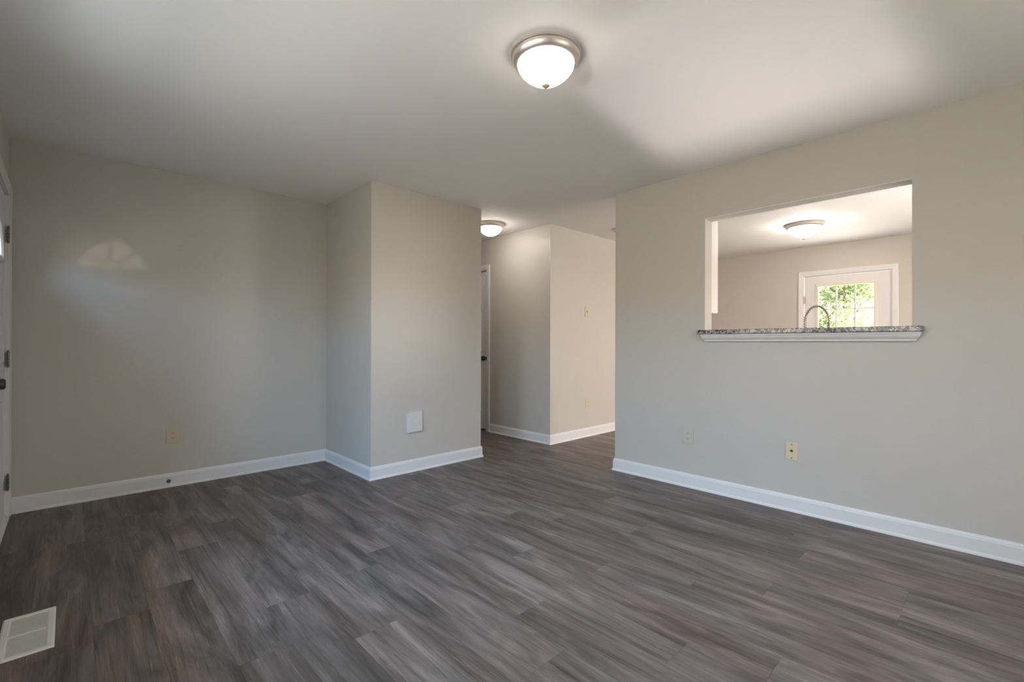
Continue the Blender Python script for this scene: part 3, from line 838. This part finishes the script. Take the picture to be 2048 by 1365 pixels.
# spring wound around the neck
bm = NB(); hp = []
L = [0.0]
for a, c in zip(P3, P3[1:]): L.append(L[-1] + (c - a).length)
tot = L[-1]; turns = 34; ns = turns * 12
perp = Vector((-fdir.y, fdir.x, 0))
for k in range(ns + 1):
    s = tot * k / ns * 0.96
    j = max(i for i in range(len(L) - 1) if L[i] <= s + 1e-9); fr2 = (s - L[j]) / (L[j + 1] - L[j])
    p = P3[j].lerp(P3[j + 1], fr2); d = (P3[j + 1] - P3[j]).normalized(); n1 = d.cross(perp).normalized()
    a = 2 * PI * turns * k / ns
    hp.append(p + (n1 * math.cos(a) + perp * math.sin(a)) * 0.0095)
tube(bm, hp, 0.0016, 6)
obj('spring', bm, M['chrome'], t, True)
e = P3[-1]
obj('spray_head', lathe(NB(), [(0.008, 0.045), (0.010, 0.03), (0.011, 0.0), (0.013, -0.03), (0.016, -0.055), (0.016, -0.075), (0, -0.075)], 24, Matrix.Translation(e)), M['chrome'], t, True)
obj('lever', tube(NB(), [(0, 0, 0.10), (0.02, 0.055, 0.115), (0.025, 0.085, 0.13)], [0.007, 0.006, 0.0045], 10), M['chrome'], t, True)

# ------------------------------------------------------------------ outdoors
g_ = struct('ground', bx(NB(), -30, 40, -30, 30, -1.25, -1.10), M['grass'])
struct('foundation', bx(NB(), XL - 0.14, XK + WT, YN - WT, YE + WT, -1.10, -0.001), M['concrete'])
struct('driveway', bx(NB(), -9, -2.0, -6, 8, -1.10, -1.085), M['concrete'])


def shrub(label, x, y, h, r, nleaf, seed):
    R = random.Random(seed)
    t = thing('leafy_tree', label, 'tree', (x, y, -1.10))
    tr_ = NB()
    tube(tr_, [(0, 0, 0), (0.05, 0.02, h * 0.3), (-0.03, 0.04, h * 0.6), (0, 0, h * 0.85)], [0.07, 0.055, 0.035, 0.012], 10)
    for k in range(9):
        a = R.random() * 2 * PI; z0 = h * (0.25 + 0.5 * R.random()); rr_ = r * (0.5 + 0.4 * R.random())
        tube(tr_, [(0, 0, z0), (rr_ * 0.5 * math.cos(a), rr_ * 0.5 * math.sin(a), z0 + 0.25), (rr_ * math.cos(a), rr_ * math.sin(a), z0 + 0.6)], [0.022, 0.014, 0.006], 7)
    obj('trunk', tr_, M['bark'], t, True)
    bm = NB()
    clumps = [(R.gauss(0, r * 0.45), R.gauss(0, r * 0.45), h * (0.12 + 0.85 * R.random()), r * (0.18 + 0.22 * R.random())) for _ in range(46)]
    for k in range(nleaf):
        cx, cy, cz, cr_ = clumps[k % len(clumps)]
        p = Vector((R.gauss(cx, cr_ * 0.6), R.gauss(cy, cr_ * 0.6), R.gauss(cz, cr_ * 0.55)))
        if p.z < 0.05: continue
        d = Vector((R.gauss(0, 1), R.gauss(0, 1), R.gauss(0, 0.6))).normalized()
        s = d.orthogonal().normalized(); s.rotate(Matrix.Rotation(R.random() * 2 * PI, 3, d))
        ln, wd = 0.075 + 0.045 * R.random(), 0.026 + 0.014 * R.random()
        up = d.cross(s) * 0.012
        q = [p, p + d * ln * 0.5 + s * wd + up, p + d * ln, p + d * ln * 0.5 - s * wd + up]
        bm.faces.new([bm.verts.new(c) for c in q])
    obj('foliage', bm, M['leaf'], t)
    return t


shrub('bright green leafy tree outside, seen through the kitchen door glass', 12.4, 2.35, 4.4, 1.15, 12500, 3)
